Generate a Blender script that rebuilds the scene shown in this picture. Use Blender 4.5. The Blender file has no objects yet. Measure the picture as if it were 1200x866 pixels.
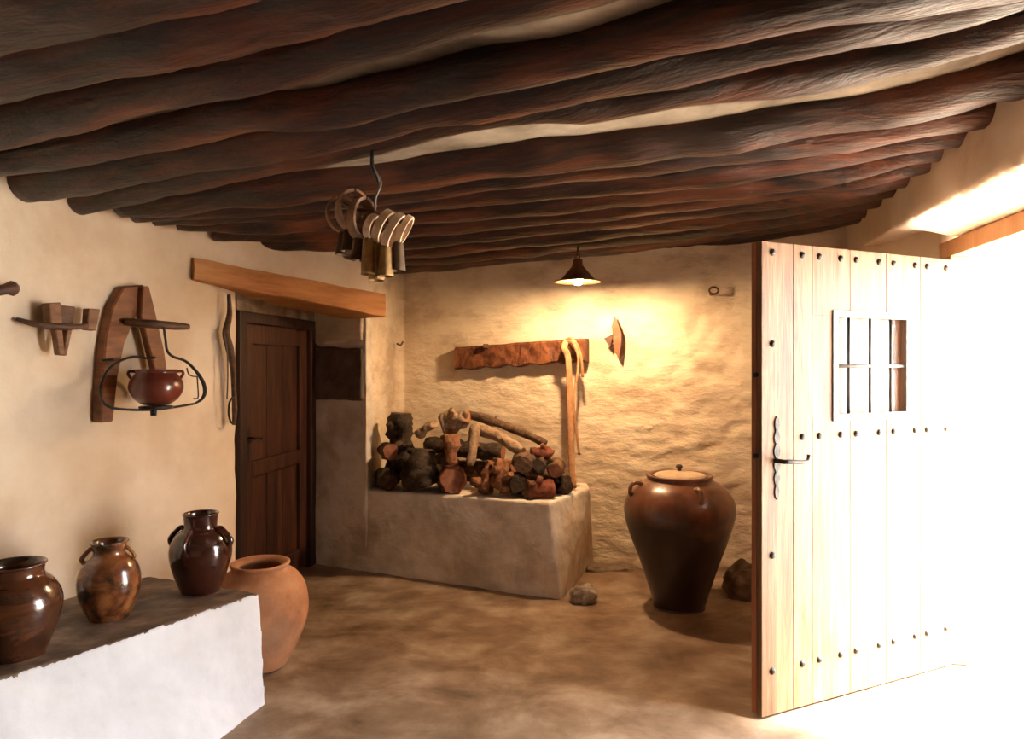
import bpy, bmesh, math, random
from mathutils import Vector, Matrix, noise
R = math.radians
C = bpy.context.scene.collection
random.seed(4)
SC = bpy.context.scene

# ------------------------------------------------------------------ camera
F, HZ, EYE = 820.0, 428.0, 1.52
cd = bpy.data.cameras.new('camera'); cam = bpy.data.objects.new('camera', cd); C.objects.link(cam)
cam.location = (0, 0, EYE); cam.rotation_euler = (R(90), 0, 0)
cd.sensor_width = 36; cd.lens = 36*F/1200; cd.shift_y = -5/1200; cd.clip_start = .05
SC.camera = cam
SC.view_settings.view_transform = 'Standard'; SC.view_settings.look = 'None'
SC.view_settings.gamma = 1; SC.view_settings.use_curve_mapping = False
SC.view_settings.exposure = 1.15
# ------------------------------------------------------------------ sky: bright even haze
w = bpy.data.worlds.new('world'); SC.world = w; w.use_nodes = True
bg = w.node_tree.nodes['Background']; bg.inputs[0].default_value = (.93, .96, 1, 1); bg.inputs[1].default_value = 12.5
# sun on the yard outside
sd = bpy.data.lights.new('sun', 'SUN'); sd.energy = 44; sd.angle = R(14); sd.color = (1, .93, .82)
so = bpy.data.objects.new('sun', sd); C.objects.link(so); so.rotation_euler = Vector((-.70, .44, -1.1)).to_track_quat('-Z', 'Y').to_euler()
# portal in the doorway (guides sky light only)
pd = bpy.data.lights.new('doorway_portal', 'AREA'); pd.shape = 'RECTANGLE'; pd.size = 1.45; pd.size_y = 2.15
pd.cycles.is_portal = True
po = bpy.data.objects.new('doorway_portal', pd); C.objects.link(po)
po.location = (2.27, 2.95, 1.06); po.rotation_euler = Vector((-.984, .177, 0)).to_track_quat('-Z', 'Z').to_euler()

# ------------------------------------------------------------------ helpers
def P(x, y, d):                                   # a point at depth d seen in that direction
    return Vector(((x-600)/F*d, d, EYE-(y-HZ)/F*d))
def V(*a): return Vector(a)
def link(name, me, mat=None, parent=None):
    o = bpy.data.objects.new(name, me); C.objects.link(o)
    if mat:
        for m in (mat if isinstance(mat, (list, tuple)) else [mat]): me.materials.append(m)
    if parent: o.parent = parent
    return o
def tag(o, label=None, cat=None, group=None, kind=None):
    if label: o['label'] = label
    if cat: o['category'] = cat
    if group: o['group'] = group
    if kind: o['kind'] = kind
    return o
def empty(name, loc, rz=0, **k):
    o = bpy.data.objects.new(name, None); C.objects.link(o); o.location = loc; o.rotation_euler = (0, 0, rz)
    o.empty_display_size = .05
    return tag(o, **k)
def mesh_bm(name, bm, mat=None, parent=None, smooth=True):
    me = bpy.data.meshes.new(name); bmesh.ops.recalc_face_normals(bm, faces=bm.faces); bm.to_mesh(me); bm.free()
    if smooth: me.polygons.foreach_set('use_smooth', [True]*len(me.polygons))
    return link(name, me, mat, parent)
def box_bm(bm, a, b, bev=0):
    a, b = Vector(a), Vector(b)
    r = bmesh.ops.create_cube(bm, size=1, matrix=Matrix.Translation((a+b)/2) @ Matrix.Diagonal(((b-a).x, (b-a).y, (b-a).z, 1)))
    if bev:
        es = set(e for v in r['verts'] for e in v.link_edges)
        bmesh.ops.bevel(bm, geom=list(es), offset=bev, segments=2, affect='EDGES', profile=.6)
def box(name, a, b, mat, parent=None, bev=.004):
    bm = bmesh.new(); box_bm(bm, a, b, bev)
    return mesh_bm(name, bm, mat, parent, smooth=False)
def fb(p, s=1, o=3, seed=0):
    return noise.fractal(Vector(p)*s + Vector((seed*7.3, seed*3.1, seed*5.7)), 1.0, 2.0, o)
def catmull(pts, n=6):
    pts = [Vector(p) for p in pts]; out = []
    for i in range(len(pts)-1):
        p0 = pts[max(i-1, 0)]; p1 = pts[i]; p2 = pts[i+1]; p3 = pts[min(i+2, len(pts)-1)]
        for k in range(n):
            t = k/n
            out.append(.5*((2*p1)+(p2-p0)*t+(2*p0-5*p1+4*p2-p3)*t*t+(3*p1-p0-3*p2+p3)*t**3))
    out.append(pts[-1]); return out
def sweep(bm, pts, rad, seg=10, flat=1.0, up=None, caps=True, capmat=0, rough=0, rs=6, seed=0, mat=0, closed=False):
    pts = [Vector(p) for p in pts]; n = len(pts)
    if not hasattr(rad, '__len__'): rad = [rad]*n
    if len(rad) != n:
        q = list(rad); rad = []
        for i in range(n):
            t = i/(n-1)*(len(q)-1); k = min(int(t), len(q)-2); rad.append(q[k]+(q[k+1]-q[k])*(t-k))
    rings = []
    ref = Vector(up) if up else None
    for i, p in enumerate(pts):
        if closed: t = (pts[(i+1) % n]-pts[(i-1) % n])
        else: t = pts[min(i+1, n-1)]-pts[max(i-1, 0)]
        t.normalize()
        if ref is None:
            ref = Vector((0, 0, 1)) if abs(t.z) < .9 else Vector((1, 0, 0))
        a = (ref - t*ref.dot(t)).normalized(); b = t.cross(a)
        if up is None: ref = a
        ring = []
        for k in range(seg):
            an = 2*math.pi*k/seg
            off = a*math.cos(an)*rad[i]*flat + b*math.sin(an)*rad[i]
            if rough: off *= 1+rough*fb(p+off*1.5, rs, 3, seed)
            ring.append(bm.verts.new(p+off))
        rings.append(ring)
    m = n if closed else n-1
    for i in range(m):
        A, B = rings[i], rings[(i+1) % n]
        for k in range(seg):
            f = bm.faces.new((A[k], A[(k+1) % seg], B[(k+1) % seg], B[k])); f.material_index = mat; f.smooth = True
    if caps and not closed:
        for rg, c in ((rings[0], pts[0]), (rings[-1], pts[-1])):
            cv = bm.verts.new(sum((v.co for v in rg), Vector())/seg)
            for k in range(seg):
                f = bm.faces.new((rg[k], rg[(k+1) % seg], cv)); f.material_index = capmat; f.smooth = False
def rod(name, pts, rad, mat, parent=None, smooth=0, **k):
    bm = bmesh.new()
    sweep(bm, catmull(pts, smooth) if smooth else pts, rad, **k)
    me = bpy.data.meshes.new(name); bmesh.ops.recalc_face_normals(bm, faces=bm.faces); bm.to_mesh(me); bm.free()
    return link(name, me, mat, parent)
def lathe(name, prof, mat, parent=None, seg=48, wob=0, seed=0, n=4, matf=None):
    pr = catmull([Vector((r, 0, z)) for r, z in prof], n)
    bm = bmesh.new(); rings = []
    for p in pr:
        r = max(p.x, 1e-4); ring = []
        for k in range(seg):
            a = 2*math.pi*k/seg
            q = Vector((r*math.cos(a), r*math.sin(a), p.z))
            if wob: q.x *= 1+wob*fb(q, 3, 2, seed); q.y *= 1+wob*fb(q, 3, 2, seed)
            ring.append(bm.verts.new(q))
        rings.append(ring)
    for i in range(len(rings)-1):
        for k in range(seg):
            bm.faces.new((rings[i][k], rings[i][(k+1) % seg], rings[i+1][(k+1) % seg], rings[i+1][k]))
    bmesh.ops.remove_doubles(bm, verts=bm.verts, dist=3e-4)
    return mesh_bm(name, bm, mat, parent)
def prism_bm(bot, top):
    bm = bmesh.new()
    b = [bm.verts.new(p) for p in bot]; t = [bm.verts.new(p) for p in top]; n = len(b)
    bm.faces.new(b); bm.faces.new(t)
    for i in range(n): bm.faces.new((b[i], b[(i+1) % n], t[(i+1) % n], t[i]))
    bmesh.ops.recalc_face_normals(bm, faces=bm.faces)
    bmesh.ops.triangulate(bm, faces=bm.faces)
    return bm
def rough_solid(name, bm, mat, voxel=.03, disp=None, parent=None, pick=None, smooth=True):
    """voxel-remeshed, noise-worn masonry / stone"""
    me = bpy.data.meshes.new(name+'_raw'); bm.to_mesh(me); bm.free()
    o = bpy.data.objects.new(name+'_raw', me); C.objects.link(o)
    m = o.modifiers.new('r', 'REMESH'); m.mode = 'VOXEL'; m.voxel_size = voxel
    dg = bpy.context.evaluated_depsgraph_get(); ev = o.evaluated_get(dg)
    me2 = bpy.data.meshes.new_from_object(ev); me2.name = name
    bpy.data.objects.remove(o); bpy.data.meshes.remove(me)
    if disp:
        cos = [(v.co.copy(), v.normal.copy()) for v in me2.vertices]
        flat = []
        for c, n in cos: flat.extend(c + n*disp(c, n))
        me2.vertices.foreach_set('co', flat); me2.update()
    me2.materials.clear()
    ob = link(name, me2, mat, parent)
    if pick:
        for f in me2.polygons: f.material_index = pick(f.center, f.normal)
    me2.polygons.foreach_set('use_smooth', [smooth]*len(me2.polygons))
    return ob
def plan(pts, z0, z1):
    return prism_bm([(x, y, z0) for x, y in pts], [(x, y, z1) for x, y in pts])

# ------------------------------------------------------------------ materials
def mat(name, cols, scale=(3, 3, 3), rough=.8, bump=.2, bscale=None, spec=.3, detail=8, pos=(.35, .65), coat=0, metal=0, bdist=.01, second=None, distort=0, rvar=0):
    m = bpy.data.materials.new(name); m.use_nodes = True; nt = m.node_tree; N = nt.nodes; L = nt.links
    b = N['Principled BSDF']
    tc = N.new('ShaderNodeTexCoord'); mp = N.new('ShaderNodeMapping'); L.new(tc.outputs['Object'], mp.inputs[0])
    mp.inputs['Scale'].default_value = scale if hasattr(scale, '__len__') else (scale,)*3
    nz = N.new('ShaderNodeTexNoise'); nz.inputs['Scale'].default_value = 1; nz.inputs['Detail'].default_value = detail
    nz.inputs['Roughness'].default_value = .62; nz.inputs['Distortion'].default_value = distort
    L.new(mp.outputs[0], nz.inputs['Vector'])
    cr = N.new('ShaderNodeValToRGB'); L.new(nz.outputs[0], cr.inputs[0]); e = cr.color_ramp.elements
    n = len(cols)
    e[0].position = pos[0]; e[0].color = (*cols[0], 1); e[1].position = pos[1]; e[1].color = (*cols[-1], 1)
    for i in range(1, n-1):
        x = e.new(pos[0]+(pos[1]-pos[0])*i/(n-1)); x.color = (*cols[i], 1)
    out = cr.outputs[0]
    if second:                                    # (colour, scale, lo, hi): stains
        c2, s2, lo, hi = second
        mp2 = N.new('ShaderNodeMapping'); L.new(tc.outputs['Object'], mp2.inputs[0]); mp2.inputs['Scale'].default_value = s2 if hasattr(s2, '__len__') else (s2,)*3
        mp2.inputs['Location'].default_value = (3.3, 1.7, 9.1)
        n2 = N.new('ShaderNodeTexNoise'); n2.inputs['Scale'].default_value = 1; n2.inputs['Detail'].default_value = 6; L.new(mp2.outputs[0], n2.inputs['Vector'])
        r2 = N.new('ShaderNodeValToRGB'); L.new(n2.outputs[0], r2.inputs[0]); r2.color_ramp.elements[0].position = lo; r2.color_ramp.elements[1].position = hi
        mx = N.new('ShaderNodeMix'); mx.data_type = 'RGBA'; L.new(r2.outputs[0], mx.inputs['Factor'])
        L.new(out, mx.inputs['A']); mx.inputs['B'].default_value = (*c2, 1); out = mx.outputs['Result']
    L.new(out, b.inputs['Base Color'])
    b.inputs['Roughness'].default_value = rough; b.inputs['Specular IOR Level'].default_value = spec
    b.inputs['Coat Weight'].default_value = coat; b.inputs['Coat Roughness'].default_value = .08; b.inputs['Metallic'].default_value = metal
    if bump:
        nb = N.new('ShaderNodeTexNoise'); mb = N.new('ShaderNodeMapping'); L.new(tc.outputs['Object'], mb.inputs[0]); L.new(mb.outputs[0], nb.inputs['Vector'])
        bs = bscale or scale
        mb.inputs['Scale'].default_value = bs if hasattr(bs, '__len__') else (bs,)*3
        nb.inputs['Scale'].default_value = 1; nb.inputs['Detail'].default_value = 8; nb.inputs['Roughness'].default_value = .6
        bp = N.new('ShaderNodeBump'); bp.inputs['Strength'].default_value = bump; bp.inputs['Distance'].default_value = bdist
        L.new(nb.outputs[0], bp.inputs['Height']); L.new(bp.outputs[0], b.inputs['Normal'])
    return m
M = {}
M['plaster'] = mat('cream_plaster', [(.66, .52, .38), (.76, .645, .51), (.81, .71, .58)], 1.3, .9, .35, 14, .15, second=((.50, .36, .22), .9, .52, .85), bdist=.012)
M['plaster_back'] = mat('limewashed_rubble', [(.52, .39, .27), (.72, .585, .42), (.78, .66, .50)], (2.4, 2.4, 4.5), .9, .9, (9, 9, 20), .15, second=((.48, .36, .25), 1.6, .55, .8), bdist=.02)
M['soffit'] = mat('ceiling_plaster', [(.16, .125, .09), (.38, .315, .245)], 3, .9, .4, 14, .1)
M['white'] = mat('whitewash', [(.56, .57, .60), (.70, .72, .77)], 2.2, .85, .4, 16, .2, bdist=.01)
M['bench_wash'] = mat('grimy_whitewash', [(.52, .43, .34), (.74, .66, .56), (.80, .74, .66)], 3.2, .88, .6, 13, .2, second=((.40, .31, .21), 2.2, .5, .8), bdist=.018)
M['slab_top'] = mat('dark_worn_ledge', [(.055, .036, .026), (.13, .09, .065), (.24, .18, .13)], 6, .6, .5, 18, .4)
M['floor'] = mat('worn_concrete', [(.125, .070, .036), (.27, .185, .12), (.45, .36, .27)], (3.0, 3.6, 2), .55, .45, 9, .4, detail=12, pos=(.32, .68), second=((.15, .085, .045), 1.1, .50, .78), bdist=.01, distort=.25)
M['beam'] = mat('smoked_log_bark', [(.005, .0025, .002), (.022, .006, .003), (.085, .019, .007)], (1.6, 11, 11), .42, 1.0, (5, 26, 26), .55, distort=.6, second=((.19, .055, .022), (1.0, 7, 7), .54, .74), bdist=.02)
M['beam_end'] = mat('log_end', [(.04, .018, .01), (.12, .06, .03)], (20, 3, 3), .8, .5, 25)
M['lintel'] = mat('orange_brown_lintel', [(.27, .11, .04), (.46, .21, .08), (.55, .28, .12)], (2, 2, 14), .75, .7, (6, 6, 40), .2, pos=(.3, .7), bdist=.01)
M['yokewood'] = mat('varnished_brown_wood', [(.13, .045, .016), (.26, .095, .035)], (6, 6, 22), .5, .5, (9, 9, 40), .4)
M['tool'] = mat('dark_old_wood', [(.05, .022, .012), (.14, .065, .035)], (8, 8, 24), .55, .5, (12, 12, 44), .4)
M['paletool'] = mat('worn_brown_wood', [(.16, .075, .035), (.30, .16, .085)], (8, 8, 24), .6, .4, (12, 12, 44), .3)
M['door'] = mat('dark_stained_door', [(.024, .009, .005), (.048, .016, .008), (.080, .028, .013)], (14, 14, 1.6), .5, .5, (40, 40, 4), .4)
M['doorframe'] = mat('dark_door_frame', [(.018, .007, .005), (.04, .015, .009)], (14, 14, 1.6), .5, .4, (40, 40, 4), .4)
M['plank'] = mat('honey_pine_plank', [(.085, .038, .015), (.155, .078, .034), (.21, .12, .058)], (16, 16, 1.4), .55, .5, (55, 55, 4), .4, distort=1.2, bdist=.004)
M['plankedge'] = mat('red_brown_backboard', [(.24, .075, .03), (.36, .13, .055)], (14, 14, 1.5), .55, .4, (40, 40, 4), .4)
M['pine'] = mat('orange_frame_wood', [(.50, .27, .13), (.62, .36, .19)], (10, 10, 2), .6, .4, (30, 30, 5), .3)
M['redwood'] = mat('dark_red_sash', [(.15, .035, .02), (.24, .06, .03)], (14, 14, 2), .5, .3, (30, 30, 5), .4)
M['iron'] = mat('black_iron', [(.012, .011, .010), (.035, .03, .026)], 30, .45, .4, 60, .5, metal=.6)
M['greyiron'] = mat('grey_iron', [(.09, .085, .08), (.15, .145, .14)], 30, .5, .3, 60, .5, metal=.5)
M['brass'] = mat('browned_lamp_metal', [(.14, .06, .025), (.24, .11, .05)], 20, .4, .1, 40, .5, metal=.6)
M['terra'] = mat('matte_terracotta', [(.34, .14, .065), (.46, .21, .10), (.54, .28, .15)], 5, .85, .35, 24, .15, second=((.30, .19, .13), 3.0, .5, .8))
M['terra_in'] = mat('dark_pot_inside', [(.10, .02, .012), (.14, .035, .02)], 8, .8, .2)
M['glaze1'] = mat('brown_green_glaze', [(.014, .013, .007), (.060, .018, .007), (.11, .034, .011)], (3, 3, 12), .18, .12, 14, .6, coat=.7, distort=.8)
M['glaze2'] = mat('ochre_mottled_glaze', [(.022, .016, .008), (.15, .045, .014), (.30, .12, .035)], 9, .2, .15, 16, .6, coat=.7, distort=.6, pos=(.38, .62))
M['glaze3'] = mat('dark_brown_glaze', [(.020, .006, .004), (.062, .014, .007)], 6, .16, .12, 14, .6, coat=.8)
M['redpot'] = mat('oxblood_glaze', [(.085, .014, .009), (.15, .028, .016)], 8, .28, .1, 14, .6, coat=.5)
M['sherd'] = mat('pale_fired_clay', [(.48, .34, .22), (.60, .46, .32)], 10, .8, .3, 30)
M['stone'] = mat('field_stone', [(.12, .085, .055), (.27, .20, .14)], 8, .85, .6, 26, .2)
M['stone_dark'] = mat('dark_wall_stone', [(.075, .055, .042), (.16, .115, .085)], 7, .85, .7, 22, .2)
M['palestone'] = mat('lime_splashed_stone', [(.14, .10, .07), (.50, .44, .36)], 12, .85, .6, 26, .2)
for i, cs in enumerate([((.028, .020, .014), (.09, .06, .04)), ((.075, .042, .024), (.20, .12, .07)), ((.17, .07, .035), (.36, .17, .09)), ((.22, .14, .08), (.44, .30, .19)), ((.11, .035, .02), (.24, .08, .045))]):
    M['wood%d' % i] = mat(['charred_bark', 'grey_brown_bark', 'orange_split_wood', 'pale_weathered_wood', 'red_brown_bark'][i], [cs[0], cs[1]], (18, 18, 18), .85, .9, 34, .15, distort=1.0, bdist=.015)
M['cut'] = mat('sawn_log_end', [(.22, .08, .045), (.34, .15, .085)], 22, .85, .4, 40)
M['collar'] = mat('bent_pale_wood', [(.50, .33, .20), (.78, .60, .43)], (20, 20, 20), .6, .3, 40, .3)
M['collar_dark'] = mat('bent_brown_wood', [(.17, .085, .045), (.38, .22, .13)], (20, 20, 20), .6, .3, 40, .3)
M['bell'] = mat('dull_brass_bell', [(.16, .08, .025), (.34, .20, .07)], 16, .5, .4, 30, .5, metal=.45)
M['bell_dark'] = mat('dark_bell', [(.05, .028, .014), (.12, .07, .035)], 16, .5, .4, 30, .5, metal=.4)
M['rope'] = mat('leather_strap', [(.32, .15, .065), (.48, .26, .13)], 20, .7, .4, 60, .3)
M['ground'] = mat('pale_yard', [(.60, .52, .42), (.72, .65, .55)], 2, .9, .3, 20, .2)
g = bpy.data.materials.new('glare_whitened_glass'); g.use_nodes = True; b = g.node_tree.nodes['Principled BSDF']
b.inputs['Base Color'].default_value = (.85, .87, .9, 1); b.inputs['Roughness'].default_value = .35; b.inputs['Transmission Weight'].default_value = .45  # pale milky colour puts daylight glare into the sash glass
M['glass'] = g
e = bpy.data.materials.new('lit_bulb'); e.use_nodes = True; b = e.node_tree.nodes['Principled BSDF']
b.inputs['Base Color'].default_value = (1, .9, .7, 1); b.inputs['Emission Color'].default_value = (1, .67, .36, 1); b.inputs['Emission Strength'].default_value = 1050
M['bulb'] = e
M['bulb_fake'] = None

# ------------------------------------------------------------------ plan of the room (metres)
DL, DR, J, N = (-1.69, 4.28), (-1.53, 5.37), (-1.07, 5.165), (-.95, 6.0)
BR = (2.335, 4.655)
def wl(d): return -3.077+.33*d                    # left wall
def wr(d): return 1.10+.245*d                       # right wall
def wbk(X): return 5.37-(X-.59)/2.44              # back wall
ZU = lambda X: 2.31+.045*X                        # underside of the logs
def dplaster(c, n): return .012*fb(c, 1.4, 4, 1)+.004*fb(c, 7, 3, 2)
def dback(c, n):
    k = min(1, max(0, (c.x+.2)/1.2))              # rubble shows more to the right
    q = Vector((c.x*3.2, c.y*3.2, c.z*7.5))
    r = abs(noise.noise(q*1.1+Vector((5, 3, 1))))
    v = noise.voronoi(Vector((c.x*4.2, c.y*4.2, c.z*8)))[0]
    return .012*fb(c, 1.6, 4, 3)+.005*fb(c, 8, 3, 5)+k*(-.022*max(0, .35-(v[1]-v[0]))-.016*max(0, .25-r)*3*.5+.01*fb(q, 1.3, 3, 9))
# floor
bm = bmesh.new(); nx, ny = 130, 130
vs = [[None]*(ny+1) for _ in range(nx+1)]
for i in range(nx+1):
    for j in range(ny+1):
        x = -4+6.75*i/nx; y = -1.8+8.6*j/ny
        vs[i][j] = bm.verts.new((x, y, .006*fb((x, y, 0), 1.3, 4, 6)-.004+(.03*max(0, fb((x, y, 0), 2.5, 3, 8)+.3) if (x > .45 and y > 4.85) else 0)))
for i in range(nx):
    for j in range(ny): bm.faces.new((vs[i][j], vs[i+1][j], vs[i+1][j+1], vs[i][j+1]))
tag(mesh_bm('floor', bm, M['floor']), 'worn brown polished concrete floor of the room', 'floor', kind='structure')
# walls
def T(n, l, o): return tag(o, l, 'wall', kind='structure')
bmw = bmesh.new()
def add_prism(pts, z0, z1):
    t = plan(pts, z0, z1); me = bpy.data.meshes.new('t'); t.to_mesh(me); t.free(); bmw.from_mesh(me); bpy.data.meshes.remove(me)
add_prism([(wl(-1.6), -1.6), (-1.76, 3.98), (-2.6, 4.3), (-4.3, -1.6)], -.05, 2.72)
add_prism([(wl(3.7), 3.7), (-1.76, 3.98), (-1.67, 4.27), (-2.3, 4.4), (-2.5, 3.9)], -.05, 2.08)
add_prism([(wl(3.8), 3.8), (-1.76, 3.98), (-1.03, 5.12), (-1.5, 5.8), (-2.6, 5.6), (-2.6, 4.0)], 2.0, 2.72)
T(0, 'cream plastered wall hung with old wooden tools, left side', rough_solid('wall_left', bmw, M['plaster'], .025, dplaster))
T(0, 'rough limewashed rubble wall across the back, lamp-lit', rough_solid('wall_back', plan([DR, J, N, BR, (2.75, 5.0), (2.75, 5.6), (-.9, 6.9), (-2.4, 6.7), (-2.2, 5.3)], -.05, 2.78), [M['plaster_back'], M['bench_wash']], .022, dback, pick=lambda c, n: 1 if (c.x < -1.055 and c.y < 5.6 and c.z < 2.1) or (c.x < -.9 and c.z < .66) else 0))
T(0, 'wall piece behind the half-open studded door', rough_solid('wall_right', plan([(2.32, 4.75), (wr(4.35), 4.35), (2.255, 3.66), (2.80, 3.66), (2.95, 4.9)], -.05, 2.3), M['plaster'], .03, dplaster))
T(0, 'wall piece on the near side of the bright doorway', rough_solid('wall_right', plan([(wr(-1.6), -1.6), (wr(2.0), 2.0), (2.0, 2.27), (2.55, 2.27), (2.3, -1.6)], -.05, 2.3), M['plaster'], .03, dplaster))
def arch(y): return 2.165+.075*max(0, min(1, (y-2.2)/2.1))+.02*math.sin(max(0, min(1, (y-2)/2.4))*math.pi)
hb = [(wr(-1.6), -1.6, 2.29), (wr(1.95), 1.95, 2.27), (wr(4.45), 4.45, 2.31), (wr(4.8), 4.8, 2.3), (2.95, 4.9, 2.3), (2.75, 3.6, 2.17), (2.5, 2.2, 2.17), (2.3, -1.6, 2.29)]
bmh = bmesh.new()
ys = [-1.6, 1.95, 2.3, 2.7, 3.1, 3.5, 3.7, 4.45, 4.85]
rows = []
for y in ys:
    fx = 1.59+.18*y; so_ = 2.165 if 2.1 < y < 3.6 else 2.24
    zi = arch(y)
    rows.append([bmh.verts.new(p) for p in ((wr(y), y, 2.80), (wr(y), y, zi), (fx+.0, y, so_), (fx+.5, y, so_), (fx+.5, y, 2.80))])
for i in range(len(rows)-1):
    for k in range(5): bmh.faces.new((rows[i][k], rows[i][(k+1) % 5], rows[i+1][(k+1) % 5], rows[i+1][k]))
bmh.faces.new(rows[0]); bmh.faces.new(rows[-1][::-1]); bmesh.ops.recalc_face_normals(bmh, faces=bmh.faces); bmesh.ops.triangulate(bmh, faces=bmh.faces)
T(0, 'bulging plaster wall over the bright doorway', rough_solid('wall_right', bmh, M['plaster'], .022, lambda c, n: .02*fb(c, 2.2, 4, 4)+.006*fb(c, 9, 2, 2)))
T(0, 'plain plaster wall behind the photographer', rough_solid('wall_front', plan([(-4.3, -1.9), (2.6, -1.9), (2.6, -1.6), (-4.3, -1.6)], -.05, 2.8), M['plaster'], .05))
# ceiling plaster
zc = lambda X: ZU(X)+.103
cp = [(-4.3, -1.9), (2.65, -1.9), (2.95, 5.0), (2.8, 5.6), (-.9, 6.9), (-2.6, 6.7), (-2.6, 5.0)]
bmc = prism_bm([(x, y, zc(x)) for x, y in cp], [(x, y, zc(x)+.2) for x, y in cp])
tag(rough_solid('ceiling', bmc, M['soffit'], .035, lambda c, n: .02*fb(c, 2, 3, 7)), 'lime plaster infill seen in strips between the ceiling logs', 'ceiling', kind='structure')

# dark embedded stone and pale one in the jamb beside the inner door
jd = (Vector((J[0], J[1], 0))-Vector((DR[0], DR[1], 0))); jl = jd.length; ju = jd.normalized(); jn = Vector((ju.y, -ju.x, 0))
def jp(s, z, o): return Vector((DR[0], DR[1], 0))+ju*s*jl+Vector((0, 0, z))+jn*o
def jblock(name, s0, s1, z0, z1, o, m, seed, label):
    b_ = prism_bm([jp(s0, z0, -.06), jp(s1, z0, -.06), jp(s1, z0+.01, o), jp(s0, z0-.01, o)], [jp(s0, z1, -.06), jp(s1, z1, -.06), jp(s1, z1-.02, o), jp(s0, z1, o)])
    ob = rough_solid(name, b_, m, .012, lambda c, n: .012*fb(c, 5, 3, seed))
    ob.parent = bpy.data.objects['wall_back']; tag(ob, label); return ob
jblock('stone', .03, .93, 1.26, 1.66, .016, M['stone_dark'], 3, 'dark squared stone bare of plaster in the door jamb')
jblock('stone', .03, .93, 1.69, 1.92, .012, M['plaster_back'], 8, None)

# ------------------------------------------------------------------ ceiling logs
def solve(x, y, r):
    u = (x-600)/F; target = math.atan2((HZ-y), F*1.0)
    lo, hi = .3, 9
    for _ in range(50):
        d = (lo+hi)/2; X = u*d; z = ZU(X)+r-EYE; D = math.hypot(z, d)
        a = math.atan2(z, d)-math.asin(min(.9, r/D))
        if a > target: lo = d
        else: hi = d
    X = u*d
    return Vector((X, d, ZU(X)+r))
logs = [
 (.125, [(0, 62), (150, 25), (220, 10), (275, 0)], 'thick dark log across the top left corner of the view, nearest one showing'),
 (.125, [(0, 118), (100, 98), (250, 68), (390, 35), (500, 7)], 'dark log next behind the nearest one, grey-brown underside at top left'),
 (.072, [(0, 174), (50, 163), (120, 145), (180, 132), (270, 110), (350, 96), (430, 71), (500, 56), (600, 31), (680, 14), (730, 0)], 'smoked log just before the widest strip of pale ceiling plaster'),
 (.066, [(0, 206), (40, 204), (100, 193), (200, 175), (250, 165), (300, 153), (390, 150), (440, 137), (500, 125), (560, 110), (650, 98), (720, 82), (800, 60), (900, 44), (960, 33), (1060, 22), (1200, 8)], 'wavy log just behind the widest strip of pale ceiling plaster'),
 (.085, [(50, 235), (100, 228), (170, 215), (260, 199), (350, 184), (430, 170), (500, 152), (570, 143), (620, 130), (700, 115), (800, 101), (850, 93), (900, 82), (1000, 58), (1075, 50), (1100, 42), (1180, 20)], 'log with a rounded sawn end standing clear at the top of the left wall'),
 (.07, [(105, 249), (150, 242), (240, 222), (340, 200), (430, 183), (500, 166), (560, 153), (640, 145), (720, 140), (800, 124), (900, 113), (1000, 101), (1075, 87), (1130, 68), (1200, 45)], 'thin knotty log in front of the pale gap where the bells hang'),
 (.112, [(165, 254), (200, 252), (260, 247), (350, 238), (430, 228), (500, 221), (620, 205), (700, 196), (800, 185), (900, 173), (1000, 158), (1100, 137), (1170, 122)], 'thickest red-brown log, just behind the hanging bells'),
 (.07, [(180, 259), (300, 254), (430, 243), (500, 236), (600, 222), (700, 213), (800, 200), (900, 188), (1000, 176), (1085, 160)], 'thin dark log tucked behind the thickest red-brown log'),
 (.08, [(205, 263), (300, 261), (400, 256), (500, 248), (600, 238), (690, 231), (800, 223), (900, 212), (1000, 198), (1070, 182)], 'orange-tinged log, eighth out from the back wall'),
 (.075, [(232, 271), (300, 273), (400, 272), (500, 264), (600, 255), (680, 249), (800, 238), (900, 228), (1000, 213), (1055, 198)], 'log whose left end sits above the wooden lintel tip, seventh from the back wall'),
 (.07, [(272, 283), (350, 284), (420, 282), (500, 277), (600, 268), (700, 259), (800, 248), (900, 238), (1000, 225), (1040, 212)], 'slim dark log, sixth from the back wall'),
 (.075, [(283, 293), (400, 294), (500, 291), (600, 279), (700, 270), (800, 258), (900, 248), (1030, 225)], 'rough dark log, fifth from the back wall'),
 (.075, [(300, 303), (385, 306), (500, 303), (600, 291), (700, 282), (800, 270), (900, 258), (1020, 236)], 'dark log, fourth from the back wall'),
 (.075, [(340, 311), (400, 314), (500, 312), (650, 298), (800, 281), (900, 268), (1018, 246)], 'dark log, third from the back wall'),
 (.075, [(388, 322), (440, 324), (500, 319), (650, 305), (800, 289), (900, 276), (1014, 256)], 'dark log, second from the back wall, its left end stopping over the lintel'),
 (.07, [(410, 333), (500, 326), (650, 310), (750, 299), (880, 284), (950, 274), (1000, 262)], 'last log of the ceiling, tight against the back wall above the lamp'),
]
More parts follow.
